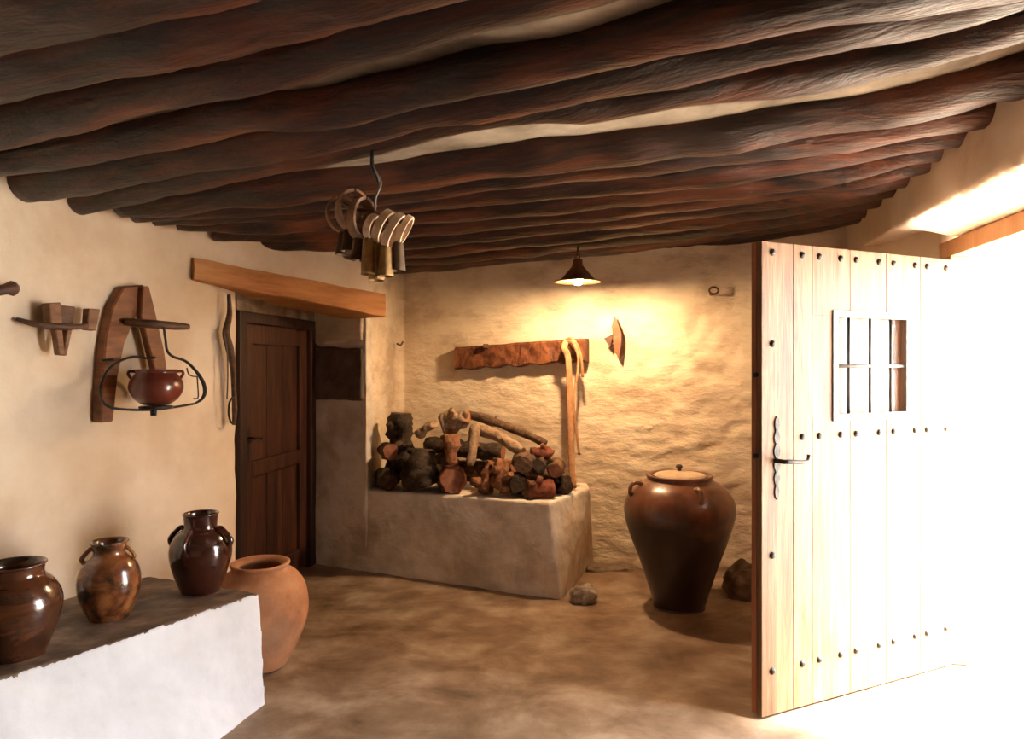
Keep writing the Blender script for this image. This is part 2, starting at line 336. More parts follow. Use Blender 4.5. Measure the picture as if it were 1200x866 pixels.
def log_beam(r, smp, label, seed, pre=None):
    ax = pre or [solve(x, y, r) for x, y in smp]
    # carry on to both walls
    a = (ax[0]-ax[min(2, len(ax)-1)]).normalized(); b_ = (ax[-1]-ax[-3 if len(ax) > 2 else 0]).normalized()
    a.z = -.04; b_.z = .04
    if smp and smp[0][0] > 0: ax.insert(0, ax[0]+a*.10)
    else:
        q = ax[0].copy(); k = 0
        while q.x > wl(q.y)-.1 and k < 60: q = q+a*.05; k += 1
        ax.insert(0, q)
    q = ax[-1].copy(); k = 0
    while q.x < wr(q.y)+.06 and k < 90: q = q+b_*.05; k += 1
    ax.append(q)
    o0 = ax[0].copy(); dr = (ax[-1]-ax[0]).normalized()
    rot = dr.to_track_quat('X', 'Z').to_matrix().to_4x4(); mw = Matrix.Translation(o0) @ rot; inv = mw.inverted()
    L = [inv @ p for p in ax]
    x1 = L[-1].x; n = int(x1/.05); pts = []; rad = []
    for i in range(n+1):
        x = x1*i/n
        for k in range(len(L)-1):
            if L[k+1].x >= x or k == len(L)-2:
                t = (x-L[k].x)/max(1e-6, L[k+1].x-L[k].x); t = max(0, min(1, t)); c = L[k].lerp(L[k+1], t); break
        c.z += .008*fb((x, seed*3, 0), 1.7, 3); pts.append(Vector((x, c.y, c.z))); rad.append(r*(1+.10*fb((x, seed, 5), 1.8, 2)))
    for _ in range(2):
        pts = [pts[0]]+[(pts[i-1]+pts[i]*2+pts[i+1])/4 for i in range(1, n)]+[pts[-1]]
    bm = bmesh.new(); sweep(bm, pts, rad, seg=24, rough=.15, rs=3.6, seed=seed, capmat=1)
    me = bpy.data.meshes.new('ceiling_beam'); bmesh.ops.recalc_face_normals(bm, faces=bm.faces); bm.to_mesh(me); bm.free()
    o = link('ceiling_beam', me, [M['beam'], M['beam_end']]); o.matrix_world = mw
    return tag(o, label, 'beam', 'round log beams of the ceiling')
for i, (r, s, lb) in enumerate(logs): log_beam(r, s, lb, i)
for i, y0 in enumerate((1.15, .75, .3, -.2, -.7, -1.2)):
    A = Vector((wl(y0)+.0, y0+.6, ZU(-2.6)+.11)); B = Vector((wr(y0), y0-.9, ZU(1.5)+.11))
    if i == 0: A.y, B.y = 1.72, .35
    A.x = wl(A.y); B.x = wr(B.y)
    log_beam(.11, None, 'dark log overhead, number %s behind the nearest visible one' % ['one', 'two', 'three', 'four', 'five', 'six'][i], 30+i, pre=[A, A.lerp(B, .5), B]) if i > 3 or i in (1, 2, 3) else None

# ------------------------------------------------------------------ inner door (door_1)
d1 = empty('door_1', (DL[0], DL[1], 0), math.atan2(DR[1]-DL[1], DR[0]-DL[0]), kind='structure', label='dark brown panelled wooden door under the orange-brown lintel', cat='door')
W = math.hypot(DR[0]-DL[0], DR[1]-DL[1]); H = 1.855      # local x along door, local -y faces the room
def db(name, x0, x1, z0, z1, y0, y1, m='door', bev=.006): return box(name, (x0, y0, z0), (x1, y1, z1), M[m], d1, bev)
db('door_frame', 0, .09, 0, H, -.03, .1, 'doorframe'); db('door_frame', W-.10, W, 0, H, -.03, .1, 'doorframe'); db('door_frame', .09, W-.10, H-.07, H, -.03, .1, 'doorframe')
a0, a1 = .09, W-.10
db('stile', a0, a0+.11, .02, H-.07, .0, .05); db('stile', a1-.12, a1, .02, H-.07, .0, .05)
db('rail', a0+.11, a1-.12, H-.20, H-.07, .0, .05); db('rail', a0+.11, a1-.12, .80, .90, .0, .05); db('rail', a0+.11, a1-.12, .02, .17, .0, .05)
px0, px1 = a0+.11, a1-.12
for (z0, z1) in ((.90, H-.20), (.17, .80)):
    for k in range(3):
        q0 = px0+(px1-px0)*k/3; q1 = px0+(px1-px0)*(k+1)/3
        db('panel_board', q0+.003, q1-.003, z0, z1, .022, .045)
box('lock_plate', (a0+.02, -.006, .93), (a0+.065, .0, 1.12), M['iron'], d1, .002)
rod('handle', [(a0+.04, -.005, 1.06), (a0+.04, -.05, 1.06), (a0+.07, -.055, 1.06), (a0+.14, -.05, 1.05)], .009, M['iron'], d1, smooth=4)
box('wall_filler', (-.3, .1, 0), (W+.3, .2, 2.1), M['doorframe'], d1)
box('head_board', (-.02, -.02, H+.002), (W+.02, .09, 2.06), M['stone'], d1)
# dark ledge board under lintel, above the frame
lt = []
LA, LB = Vector((-1.80, 3.905, 0)), Vector((-.945, 5.03, 0))
ld = (LB-LA).normalized(); lnr = Vector((ld.y, -ld.x, 0))
bml = bmesh.new(); n = 26; R4 = []
for i in range(n+1):
    t = i/n; c = LA.lerp(LB, t); zt = 2.118+(2.03-2.118)*t+.006*fb((t*6, 0, 0), 1, 2); zb = 1.995+(1.865-1.995)*t+.012*fb((t*5, 4, 0), 1, 2)
    zb -= .0
    ring = []
    for (oo, z) in ((.05, zt-.004), (.056, (zt+zb)/2), (.05, zb+.006), (.035, zb), (-.34, zb), (-.34, zt), (.03, zt)):
        q = c+lnr*(oo+.006*fb((t*9, z*7, 2), 1, 2)); ring.append(bml.verts.new((q.x, q.y, z)))
    R4.append(ring)
for i in range(n):
    for k in range(7): bml.faces.new((R4[i][k], R4[i][(k+1) % 7], R4[i+1][(k+1) % 7], R4[i+1][k]))
bml.faces.new(R4[0]); bml.faces.new(R4[-1])
tag(mesh_bm('trim_1', bml, M['lintel'], smooth=False), 'rough orange-brown wooden lintel over the dark inner door', 'lintel', kind='structure')

# ------------------------------------------------------------------ masonry bench with firewood
CB, CT = (.325, 4.54), (.235, 4.565)
bb = [(-1.12, 5.187), (CB[0], CB[1]), (.62, 5.30), (.60, 5.5), (-.9, 6.12), (-1.05, 5.5)]
# footprint follows the jamb wall line, top slightly drawn in
bmb = prism_bm([(x, y, -.02) for x, y in bb], [(-1.11, 5.20, .60), (CT[0], CT[1]+.02, .615), (.575, 5.17, .615), (.58, 5.5, .61), (-.9, 6.12, .60), (-1.05, 5.6, .60)])
bench = rough_solid('masonry_bench', bmb, [M['bench_wash'], M['bench_wash']], .016, lambda c, n: .013*fb(c, 2.6, 4, 11)+.004*fb(c, 11, 2, 4))
tag(bench, 'whitewashed masonry bench built against the back wall, piled with firewood', 'bench', kind='structure')

def wood(name, p0, p1, r0, r1, wd, label, seed, knots=0, bend=.02, rough=.35, flat=1, end=None, seg=14, cat='firewood'):
    p0, p1 = Vector(p0), Vector(p1); n = 12; mid = (p0+p1)/2
    rnd = random.Random(seed)
    bv = Vector((rnd.uniform(-1, 1), rnd.uniform(-1, 1), rnd.uniform(-1, 1))).normalized()*bend
    pts = [p0.lerp(p1, i/n)-mid+bv*math.sin(math.pi*i/n) for i in range(n+1)]
    rad = []
    for i in range(n+1):
        t = i/n; r = r0+(r1-r0)*t
        r *= 1+.15*fb((t*3, seed, 0), 1.5, 2)
        if i in (0, n): r *= .86
        rad.append(r)
    bm = bmesh.new(); sweep(bm, pts, rad, seg=seg, rough=rough, rs=11, seed=seed, capmat=1, flat=flat)
    for k in range(knots):
        t = rnd.uniform(.25, .8); c = pts[int(t*n)]; dv = Vector((rnd.uniform(-1, 1), rnd.uniform(-1, -.1), rnd.uniform(-.2, 1))).normalized()
        rr = (r0+r1)/2
        sweep(bm, [c, c+dv*rr*.9, c+dv*rr*1.5+Vector((0, 0, .01))], [rr*.55, rr*.42, rr*.3], seg=9, rough=.4, rs=14, seed=seed+k, capmat=1)
    me = bpy.data.meshes.new(name); bmesh.ops.recalc_face_normals(bm, faces=bm.faces); bm.to_mesh(me); bm.free()
    o = link(name, me, [M[wd], M[end or wd]]); o.location = mid
    return tag(o, label, cat, 'firewood heaped on the masonry bench')
ch = None
W_ = [
 ('tree_stump', P(473, 562, 5.25), P(470, 484, 5.28), .105, .085, 'wood0', 'tall charred stump standing upright at the left top of the firewood heap', 1, 2, 1, 'wood1'),
 ('firewood_log', P(450, 527, 5.38), P(458, 529, 5.12), .062, .058, 'wood1', 'grey log lying end-on at the far left of the heap', 2, 0, 1, 'cut'),
 ('firewood_log', P(452, 560, 5.42), P(455, 562, 5.10), .078, .078, 'wood0', 'blackened log at the bottom left of the heap, under the grey end-on log', 3, 1, 1, 'wood0'),
 ('tree_stump', P(496, 568, 5.08), P(492, 528, 5.12), .155, .13, 'wood0', 'broad black stump squatting at the front left of the heap', 4, 1, 1, 'wood0'),
 ('firewood_chunk', P(488, 510, 5.1), P(508, 497, 5.05), .055, .04, 'wood3', 'small tan wedge resting on the broad black stump', 5, 0, .6, 'wood3'),
 ('root_burr', P(518, 498, 5.2), P(548, 488, 5.15), .085, .055, 'wood3', 'knobbly pale root burr crowning the middle of the heap', 6, 4, 1, 'wood2'),
 ('firewood_chunk', P(527, 510, 5.0), P(532, 545, 4.95), .075, .03, 'wood2', 'red-tan split wedge pointing down below the pale root burr', 7, 0, .6, 'wood2'),
 ('firewood_log', P(530, 560, 5.22), P(529, 562, 4.93), .095, .095, 'wood4', 'log showing a round reddish cut end at the bottom front of the heap', 8, 0, 1, 'cut'),
 ('firewood_stick', P(557, 498, 5.0), P(551, 545, 4.9), .036, .028, 'wood3', 'short pale upright stick in the middle front of the heap', 9, 0, 1, 'wood3'),
 ('firewood_pole', P(545, 484, 5.25), P(640, 520, 5.0), .036, .028, 'wood1', 'long thin pole slanting down to the right over the heap', 10, 1, 1, 'wood1'),
 ('firewood_branch', P(560, 503, 5.15), P(612, 530, 4.9), .055, .045, 'wood3', 'thick pale branch lying just below the long thin pole', 11, 1, .8, 'wood3'),
 ('firewood_chunk', P(568, 577, 4.88), P(576, 540, 4.95), .09, .07, 'wood2', 'orange-brown bark slab leaning upright at the front of the heap', 12, 1, .5, 'wood2'),
 ('firewood_chunk', P(594, 577, 4.8), P(590, 538, 4.88), .075, .07, 'wood2', 'ragged orange split slab right of the leaning bark slab', 13, 2, .5, 'wood2'),
 ('firewood_log', P(609, 566, 5.1), P(607, 568, 4.74), .065, .065, 'wood0', 'log with a black round end at the bottom front, right of the orange slab', 14, 0, 1, 'wood0'),
 ('firewood_log', P(611, 540, 5.15), P(613, 543, 4.76), .068, .066, 'wood1', 'grey log end sitting above the black round log end', 15, 0, 1, 'wood1'),
 ('firewood_log', P(634, 542, 5.15), P(632, 545, 4.76), .058, .056, 'wood0', 'hollow black log end in the upper right of the heap', 16, 0, 1, 'wood0'),
 ('firewood_log', P(652, 548, 5.1), P(650, 552, 4.8), .058, .056, 'wood1', 'short brown log end near the right tip of the heap', 17, 0, 1, 'cut'),
 ('root_burr', P(616, 574, 4.74), P(650, 572, 4.78), .07, .055, 'wood4', 'gnarled reddish root lump at the lower right front of the heap', 18, 3, 1, 'wood1'),
 ('firewood_chunk', P(652, 570, 4.98), P(664, 568, 4.88), .06, .05, 'wood0', 'small dark piece at the right foot of the heap beside the hanging strap', 19, 1, 1, 'wood0'),
 ('firewood_chunk', P(622, 530, 4.9), P(646, 535, 4.9), .05, .05, 'wood4', 'rusty-brown chunk under the lower end of the long thin pole', 20, 1, .8, 'wood2'),
 ('firewood_log', P(495, 556, 5.72), P(600, 552, 5.40), .085, .08, 'wood1', 'thick log lying lengthwise at the back of the heap, mostly hidden', 21, 1, 1, 'cut'),
 ('firewood_log', P(500, 520, 5.62), P(590, 530, 5.36), .07, .065, 'wood0', 'dark log lying lengthwise behind the pale root burr', 22, 1, 1, 'cut'),
 ('firewood_log', P(606, 556, 5.30), P(655, 560, 5.18), .06, .055, 'wood1', 'brown log lying lengthwise behind the right-hand log ends', 23, 1, 1, 'cut'),
 ('firewood_log', P(474, 545, 5.52), P(528, 540, 5.40), .07, .065, 'wood0', 'dark log wedged behind the two stumps', 24, 1, 1, 'cut'),
]
for (nm, a, b_, r0, r1, wd, lb, sd_, kn, fl, en) in W_:
    wood(nm, a, b_, r0, r1, wd, lb, sd_, knots=kn, flat=fl, end=en, rough=.75 if 'burr' in nm or 'chunk' in nm else .55 if 'stump' in nm else .42)

# ------------------------------------------------------------------ wall timber and strap
A = Vector((P(536, 420, 5.74))); B = Vector((P(688, 410, 5.32)))
bm = bmesh.new(); n = 30
dirv = (B-A).normalized(); nrm = Vector((dirv.y, -dirv.x, 0)).normalized()
rings = []
for i in range(n+1):
    t = i/n; c = A.lerp(B, t)
    hh = .092-.004*t; dd = .055
    zb = -hh+.010*math.sin(t*n*1.15); ring = []
    for (u, z) in ((dd, hh*.8), (dd, hh*.35), (dd, -hh*.2), (dd, zb+.01), (dd*.7, zb), (-dd, zb), (-dd, hh), (dd*.7, hh)):
        cut = -.007*max(0, math.sin(t*34+z*20)) if abs(z) < hh*.5 else 0
        q = c+nrm*(u+(cut if u > 0 else 0)+.008*fb((t*8, z*10, 3), 1, 2))+Vector((0, 0, z+.005*fb((t*7, z*9, 1), 1, 2))); ring.append(bm.verts.new(q))
    rings.append(ring)
for i in range(n):
    for k in range(8): bm.faces.new((rings[i][k], rings[i][(k+1) % 8], rings[i+1][(k+1) % 8], rings[i+1][k]))
bm.faces.new(rings[0]); bm.faces.new(rings[-1])
M['timber'] = mat('dark_notched_timber', [(.045, .014, .006), (.13, .042, .016), (.22, .08, .03)], (16, 16, 7), .6, .8, (20, 20, 20), .3, distort=1.0)
wbm = mesh_bm('wall_timber', bm, M['timber'], smooth=False)
tag(wbm, 'notched red-brown timber fixed across the back wall above the firewood', 'timber')
box('peg', P(568, 406, 5.54)-V(.012, .02, .012), P(568, 406, 5.54)+V(.03, .02, .02), M['tool'], wbm)
st = empty('hanging_strap', P(667, 415, 5.2), label='pale leather strap looped over the right end of the notched wall timber', cat='strap')
def hs(pts, r, nm='strap_end', fl=.35, m='rope'):
    o = rod(nm, [p-st.location for p in pts], r, M[m], st, smooth=5, flat=fl, seg=8, up=(.2, 1, 0)); return o
hs([P(664, 400, 5.24), P(661, 408, 5.2), P(666, 422, 5.2), P(668, 480, 5.16), P(670, 540, 5.1), P(672, 572, 5.03)], .024, 'strap_band', .3)
hs([P(664, 400, 5.24), P(672, 402, 5.19), P(678, 425, 5.19), P(672, 470, 5.17), P(676, 510, 5.15), P(679, 533, 5.14)], .010)
hs([P(660, 402, 5.3), P(668, 396, 5.24), P(676, 404, 5.19), P(681, 420, 5.2), P(683, 442, 5.22)], .010)

# wall-hung lozenge
lz = empty('wall_ornament', P(721, 396, 5.26), math.atan2(-1, 2.44), label='brown lozenge-shaped wooden fitting on the back wall right of the lamp', cat='wall fitting')
bm = bmesh.new()
prof = [(0, .165), (.03, .10), (.055, .02), (.05, -.06), (.035, -.165), (.0, -.10), (-.012, .0), (-.02, .09)]
fv = [bm.verts.new((x, -.03, z)) for x, z in prof]; bv = [bm.verts.new((x*.9, .01, z*.95)) for x, z in prof]
bm.faces.new(fv); bm.faces.new(bv)
for i in range(8): bm.faces.new((fv[i], fv[(i+1) % 8], bv[(i+1) % 8], bv[i]))
mesh_bm('plate', bm, M['yokewood'], lz, smooth=False)
bm = bmesh.new(); t_ = [bm.verts.new(p) for p in ((-.075, -.05, -.005), (-.005, -.035, .03), (-.03, -.035, -.075), (-.005, .0, -.01))]
bmesh.ops.contextual_create(bm, geom=t_)
for tri in ((0, 1, 2), (0, 1, 3), (0, 2, 3), (1, 2, 3)):
    try: bm.faces.new([t_[k] for k in tri])
    except ValueError: pass
mesh_bm('flange', bm, M['tool'], lz, smooth=False)
# little iron hook in the niche side and in the wall
hk = empty('wall_hook', P(470, 403, 5.75), label='small bent iron hook in the plaster left of the notched timber', cat='hook')
rod('shank', [(-.04, .06, 0), (-.03, 0, .0), (.0, -.02, -.01), (.02, -.02, .02)], .008, M['tool'], hk, smooth=4)
hk = empty('wall_hook', P(835, 341, 4.97), label='small iron ring stub in the back wall beside the studded door', cat='hook')
rod('ring', [V(math.cos(a)*.032, -.03-.0*a, math.sin(a)*.025) for a in [i*.5236 for i in range(12)]], .007, M['tool'], hk, closed=True, seg=8)
rod('shank', [(0, .07, -.02), (0, -.03, -.026)], .008, M['tool'], hk)

# ------------------------------------------------------------------ hanging lamp
LP = P(677, 330, 4.70)
lamp = empty('pendant_lamp', LP, label='small brown metal pendant lamp lit below the last ceiling logs', cat='lamp')
lathe('lamp_shade', [(.022, .15), (.032, .145), (.034, .115), (.045, .095), (.075, .06), (.11, .02), (.152, .0), (.150, -.004), (.105, .014), (.07, .062), (.038, .098), (.0, .10)], M['brass'], lamp, n=3)
rod('lamp_holder', [(0, 0, .19), (0, 0, .145)], [.014, .022], M['brass'], lamp, seg=16)
rod('lamp_holder', [(0, 0, .09), (0, 0, .03)], .02, M['brass'], lamp, seg=16)
rod('lamp_cord', [(0, 0, .24), (0, 0, .185)], .006, M['iron'], lamp, seg=8)
bl = lathe('bulb', [(.001, .065), (.018, .06), (.022, .05), (.031, .030), (.034, .012), (.026, -.014), (.001, -.024)], M['bulb'], lamp, seg=24, n=3)

# ------------------------------------------------------------------ bells on collars
base = P(436, 262, 2.55)
hook = empty('iron_ceiling_hook', P(437, 190, 2.5)+V(0, .02, .06), label='twisted iron hook and wire hanging from the logs, holding the animal bells', cat='hook')
def rel(o, pts): return [p-o.location for p in pts]
rod('shank', rel(hook, [P(437, 178, 2.52)+V(0, 0, .03), P(436, 192, 2.5), P(441, 204, 2.52), P(444, 214, 2.54)]), .007, M['iron'], hook, smooth=4, seg=8)
rod('wire', rel(hook, [P(444, 206, 2.54), P(446, 217, 2.54), P(440, 232, 2.55), P(439, 246, 2.55), P(428, 262, 2.55)]), .0045, M['greyiron'], hook, smooth=5, seg=8)
rod('wire', rel(hook, [P(402, 238, 2.6), P(420, 246, 2.57), P(440, 248, 2.55), P(456, 262, 2.55), P(476, 258, 2.5)]), .006, M['tool'], hook, smooth=5, seg=8)
def bell(cx, cy, d, ang, tilt, rw, rh, width, bz, dark, label, hang=True, roll=0):
    o = empty('animal_bell', P(cx, cy, d), R(ang), label=label, cat='bell', group='goat bells on bent wooden collars')
    o.rotation_euler = (R(roll), R(tilt), R(ang))
    # collar: bent wood strap, U loop in local XZ, broad along local Y
    bm = bmesh.new(); n = 26; ring = []
    for i in range(n+1):
        a = R(-262)+R(352)*i/n
        x, z = rw*math.cos(a), rh*math.sin(a)
        nx_, nz_ = math.cos(a), math.sin(a); q = []
        for (oy, on) in ((-width, 0), (width, 0), (width, .006), (-width, .006)):
            q.append(bm.verts.new((x+nx_*on*1.6, oy*(1-.25*abs(i/n-.5)), z+nz_*on*1.6)))
        ring.append(q)
    for i in range(n):
        for k in range(4): bm.faces.new((ring[i][k], ring[i][(k+1) % 4], ring[i+1][(k+1) % 4], ring[i+1][k]))
    bm.faces.new(ring[0]); bm.faces.new(ring[-1])
    mesh_bm('collar', bm, M['collar_dark' if roll == 0 else 'collar'], o, smooth=False)
    if hang:
        s = bz
        bo = lathe('bell_body', [(.001, 0), (.018, -.002), (.028, -.012), (.032, -.05), (.038, -s), (.036, -s), (.030, -.05), (.024, -.015), (.001, -.008)], M['bell_dark' if dark else 'bell'], o, seg=20, n=3)
        bo.scale = (1, .72, 1); bo.location = (0, 0, -rh-.004)
        bo.rotation_euler = (-R(roll), -R(tilt), 0)
        rod('bell_loop', [(-.01, 0, -rh-.006), (0, 0, -rh+.012), (.01, 0, -rh-.006)], .003, M['iron'], o, smooth=3, seg=6)
    return o
bell(402, 250, 2.60, 22, -8, .052, .062, .024, .085, True, 'leftmost bell, its brown collar seen as a round open loop')
bell(413, 246, 2.57, 38, 5, .052, .066, .022, .08, True, 'bell with an open loop collar, second from the left of the bunch')
bell(424, 256, 2.54, 52, 8, .045, .068, .022, .08, True, 'bell with a pale-rimmed loop collar, third from the left, beside the wire')
bell(437, 266, 2.50, 80, 0, .045, .036, .013, .125, False, 'bell with a short pale collar in the middle of the bunch', roll=22)
bell(450, 266, 2.52, 84, 0, .055, .056, .015, .13, False, 'bell with a broad pale collar right of the wire', roll=28)
bell(462, 270, 2.50, 88, 0, .055, .058, .014, .105, False, 'bell with the lightest, broadest collar near the right end', roll=30)
bell(474, 269, 2.53, 92, 0, .045, .046, .011, .10, True, 'rightmost bell with a narrow pale collar', roll=28)

# ------------------------------------------------------------------ left wall tools
wdir = Vector((.313, .950, 0)); wn = Vector((.950, -.313, 0)); wang = math.atan2(.95, .313)
def WX(x, y, off=0):                               # point on the left wall plane (+off into the room)
    k = (x-600)/F; d = (3.077-off*1.053)/(.33-k)
    return P(x, y, d)
def wallthing(name, x, y, **k):
    o = empty(name, WX(x, y, 0), **k); return o
def flatboard(name, poly, o0, o1, m, parent, bev=.004):
    """wooden piece outlined on the wall plane, standing from o0 to o1 off it"""
    bm = bmesh.new(); pts = [WX(x, y, 0) for x, y in poly]
    a = [bm.verts.new(p+wn*o1-parent.location) for p in pts]; b_ = [bm.verts.new(p+wn*o0-parent.location) for p in pts]; n = len(a)
    f1 = bm.faces.new(a); bm.faces.new(b_)
    for i in range(n): bm.faces.new((a[i], a[(i+1) % n], b_[(i+1) % n], b_[i]))
    bmesh.ops.recalc_face_normals(bm, faces=bm.faces)
    bmesh.ops.bevel(bm, geom=list(bm.edges), offset=bev, segments=1, affect='EDGES')
    return mesh_bm(name, bm, M[m] if isinstance(m, str) else m, parent, smooth=False)
k0 = wallthing('wooden_peg', 5, 339, label='round-headed dark wooden handle at the left edge of the picture', cat='tool')
rod('handle', [p-k0.location for p in (WX(-45, 345, .03), WX(-10, 342, .05), WX(6, 339, .06), WX(14, 338, .06), WX(19, 338, .06))], [.022, .020, .022, .032, .022], M['tool'], k0, smooth=3, seg=12)
rod('stem', [p-k0.location for p in (WX(-20, 343, -.03), WX(-20, 343, .05))], .014, M['tool'], k0, seg=10)
k1 = wallthing('wooden_rack', 60, 385, label='small brown wooden hanging rack with three upright blocks and a pointed tail', cat='rack')
rod('cross_bar', [p-k1.location for p in (WX(20, 374, .02), WX(42, 380, .08), WX(75, 383, .11), WX(102, 382, .12))], [.010, .017, .020, .012], M['tool'], k1, smooth=4, seg=10, flat=.8)
flatboard('upright_block', [(38, 356), (52, 355), (54, 382), (40, 380)], .05, .10, 'paletool', k1)
flatboard('upright_block', [(57, 358), (75, 360), (72, 380), (58, 380)], .03, .07, 'tool', k1)
flatboard('upright_block', [(84, 362), (98, 363), (93, 388), (82, 387)], .065, .105, 'paletool', k1)
flatboard('tail_board', [(45, 378), (54, 380), (57, 408), (62, 378), (68, 380), (60, 417), (51, 416)], .06, .095, 'paletool', k1)
rod('wall_pin', [p-k1.location for p in (WX(60, 383, -.03), WX(62, 381, .09))], .012, M['tool'], k1, seg=8)
# A-shaped yoke with pot hanger
k2 = wallthing('wooden_yoke', 150, 400, label='large brown A-shaped wooden yoke leaning on the left wall', cat='yoke')
flatboard('leg', [(133, 337), (158, 334), (160, 352), (148, 372), (135, 402), (127, 440), (121, 494), (106, 495), (108, 440), (112, 395), (120, 360)], .005, .065, 'yokewood', k2, .007)
flatboard('leg', [(150, 336), (158, 336), (166, 368), (176, 410), (180, 436), (165, 438), (158, 408), (148, 370)], .055, .095, 'yokewood', k2, .006)
rod('cross_peg', [p-k2.location for p in (WX(141, 376, -.01), WX(155, 378, .12), WX(180, 380, .20), WX(205, 382, .24), WX(221, 383, .26))], [.016, .020, .021, .020, .014], M['tool'], k2, smooth=3, seg=12)
rod('nail', [p-k2.location for p in (WX(120, 422, .06), WX(134, 421, .10))], .006, M['iron'], k2, seg=8)
rod('nail', [p-k2.location for p in (WX(172, 420, .09), WX(182, 419, .14))], .006, M['iron'], k2, seg=8)
k3 = wallthing('pot_hanger', 190, 440, label='black iron hoop hung from the yoke peg, carrying the red pot', cat='pot hanger')
HO = .24
def KX(x, y, o=HO): return WX(x, y, o)-k3.location
rod('hanger_arm', [KX(192, 383), KX(194, 398), KX(196, 411), KX(203, 418), KX(217, 423), KX(229, 434), KX(238, 448), KX(240, 460), KX(236, 468), KX(228, 473)], [.006, .006, .0065, .007, .007, .008, .010, .010, .008, .005], M['iron'], k3, smooth=5, seg=10)
rod('hoop', [KX(228, 473), KX(205, 477), KX(180, 480), KX(150, 480), KX(126, 476), KX(118, 464, .17), KX(119, 448, .12), KX(128, 432, .11), KX(143, 422, .11), KX(158, 418, .08), KX(172, 420, .045)], .006, M['iron'], k3, smooth=5, seg=8)
rod('small_hook', [KX(219, 431), KX(221, 438), KX(226, 441), KX(233, 441)], .0035, M['iron'], k3, smooth=4, seg=8)
rod('small_hook', [KX(231, 441), KX(232, 455), KX(232, 466), KX(227, 467)], .0035, M['iron'], k3, smooth=4, seg=8)
lathe('pot_rest', [(.001, .006), (.07, .006), (.075, 0), (.07, -.006), (.001, -.006)], M['iron'], k3, n=2, seg=30).location = KX(183, 477)
rod('stud', [KX(180, 478), KX(180, 487)], [.016, .014], M['iron'], k3, seg=12)
kp = WX(183, 475, HO)
k4 = empty('clay_pot', kp+V(0, 0, .004), .5, label='small round oxblood-red pot sitting on the black iron hoop', cat='pot')
lathe('pot_body', [(.001, .0), (.055, .0), (.098, .03), (.120, .075), (.114, .115), (.094, .145), (.088, .155), (.094, .168), (.088, .168), (.080, .15), (.10, .11), (.10, .06), (.001, .02)], M['redpot'], k4, n=4)
for s in (-1, 1):
    rod('ear_handle', [(s*.086, 0, .158), (s*.112, 0, .160), (s*.118, 0, .145), (s*.104, 0, .125)], .007, M['redpot'], k4, smooth=4, seg=8)
# bow-shaped tool left of the door
k5 = wallthing('bow_tool', 268, 430, label='slender dark bow-shaped wooden tool hanging against the door edge', cat='tool')
rod('wooden_stave', [WX(x, y, .05)-k5.location for x, y in ((268, 345), (269, 368), (265, 390), (269, 408), (273, 430), (274, 455), (275, 480), (274, 498))], [.010, .016, .022, .024, .018, .014, .016, .010], M['tool'], k5, smooth=5, seg=10)
rod('tie_wire', [WX(x, y, .06)-k5.location for x, y in ((262, 388), (266, 410), (267, 440), (266, 468))], .004, M['greyiron'], k5, smooth=4, seg=6)
rod('end_hook', [WX(x, y, .06)-k5.location for x, y in ((273, 465), (269, 472), (268, 485), (271, 495), (276, 497))], .006, M['iron'], k5, smooth=4, seg=8)

# ------------------------------------------------------------------ whitewashed ledge on the left with jars
pb = [(-1.104, 3.15), (-1.395, 2.12), (-1.95, .2), (-3.1, .2), (wl(3.66)-.1, 3.70), (wl(3.66)+.03, 3.64)]
pt = [(-1.155, 3.20), (-1.60, 2.20), (-2.35, .5), (-3.1, .5), (wl(3.66)-.1, 3.66), (wl(3.66)+.03, 3.62)]
zt = [.478, .535, .56, .56, .43, .425]
bmb = prism_bm([(x, y, -.02) for x, y in pb], [(x, y, z) for (x, y), z in zip(pt, zt)])
ledge = rough_solid('masonry_ledge', bmb, [M['white'], M['slab_top']], .012, lambda c, n: .006*fb(c, 3, 4, 21)+.003*fb(c, 16, 2, 4), pick=lambda c, n: 1 if n.z > .62 else 0)
tag(ledge, 'low whitewashed masonry ledge with dark worn top along the left wall', 'ledge', kind='structure')
dg = bpy.context.evaluated_depsgraph_get()
def top_z(x, y):
    dg.update() if False else None
    ok, loc, nn, i = ledge.ray_cast(Vector((x, y, 2)), Vector((0, 0, -1)))
    return loc.z if ok else .46
bpy.context.view_layer.update()
def jar(name, X, Y, prof, m, lb, handles, seed, rz=0, s=1, rh=None):
    o = empty(name, (X, Y, top_z(X, Y)-.002), rz, label=lb, cat='jar')
    lathe('jar_body', [(r*s, z*s) for r, z in prof], M[m], o, wob=.03, seed=seed)
    for (a, r0, z0, r1, z1, out, hr) in handles:
        ca, sa = math.cos(a), math.sin(a)
        pts = [(r0*s, z0*s), ((r0+out)*s, (z0+.012)*s), ((max(r0, r1)+out*1.1)*s, ((z0+z1)/2)*s), (r1*s+out*.35*s, (z1+.008)*s), (r1*s-.004, z1*s)]
        rod('handle', [(r*ca, r*sa, z) for r, z in pts], hr, M[m], o, smooth=4, seg=10, flat=.7)
    lathe('neck_shadow_inside', [(.001, prof[-4][1]*s-.03), (prof[-3][0]*s*.9, prof[-4][1]*s-.03)], M['terra_in'], o, seg=24, n=2) if False else None
    return o
X3 = (235-600)/F*3.27
jar('glazed_jar', X3, 3.27, [(.001, 0), (.080, 0), (.088, .012), (.118, .09), (.140, .175), (.136, .235), (.110, .282), (.080, .305), (.074, .325), (.078, .368), (.083, .378), (.078, .382), (.068, .37), (.066, .32), (.10, .27), (.12, .18), (.07, .02), (.001, .02)], 'glaze3',
    'tall dark brown glossy jar with four shoulder handles at the far end of the ledge', [(a, .086, .300, .136, .215, .012, .013) for a in (R(-15), R(75), R(165), R(-105))], 1, .2, .97)
X2 = (128-600)/F*2.87
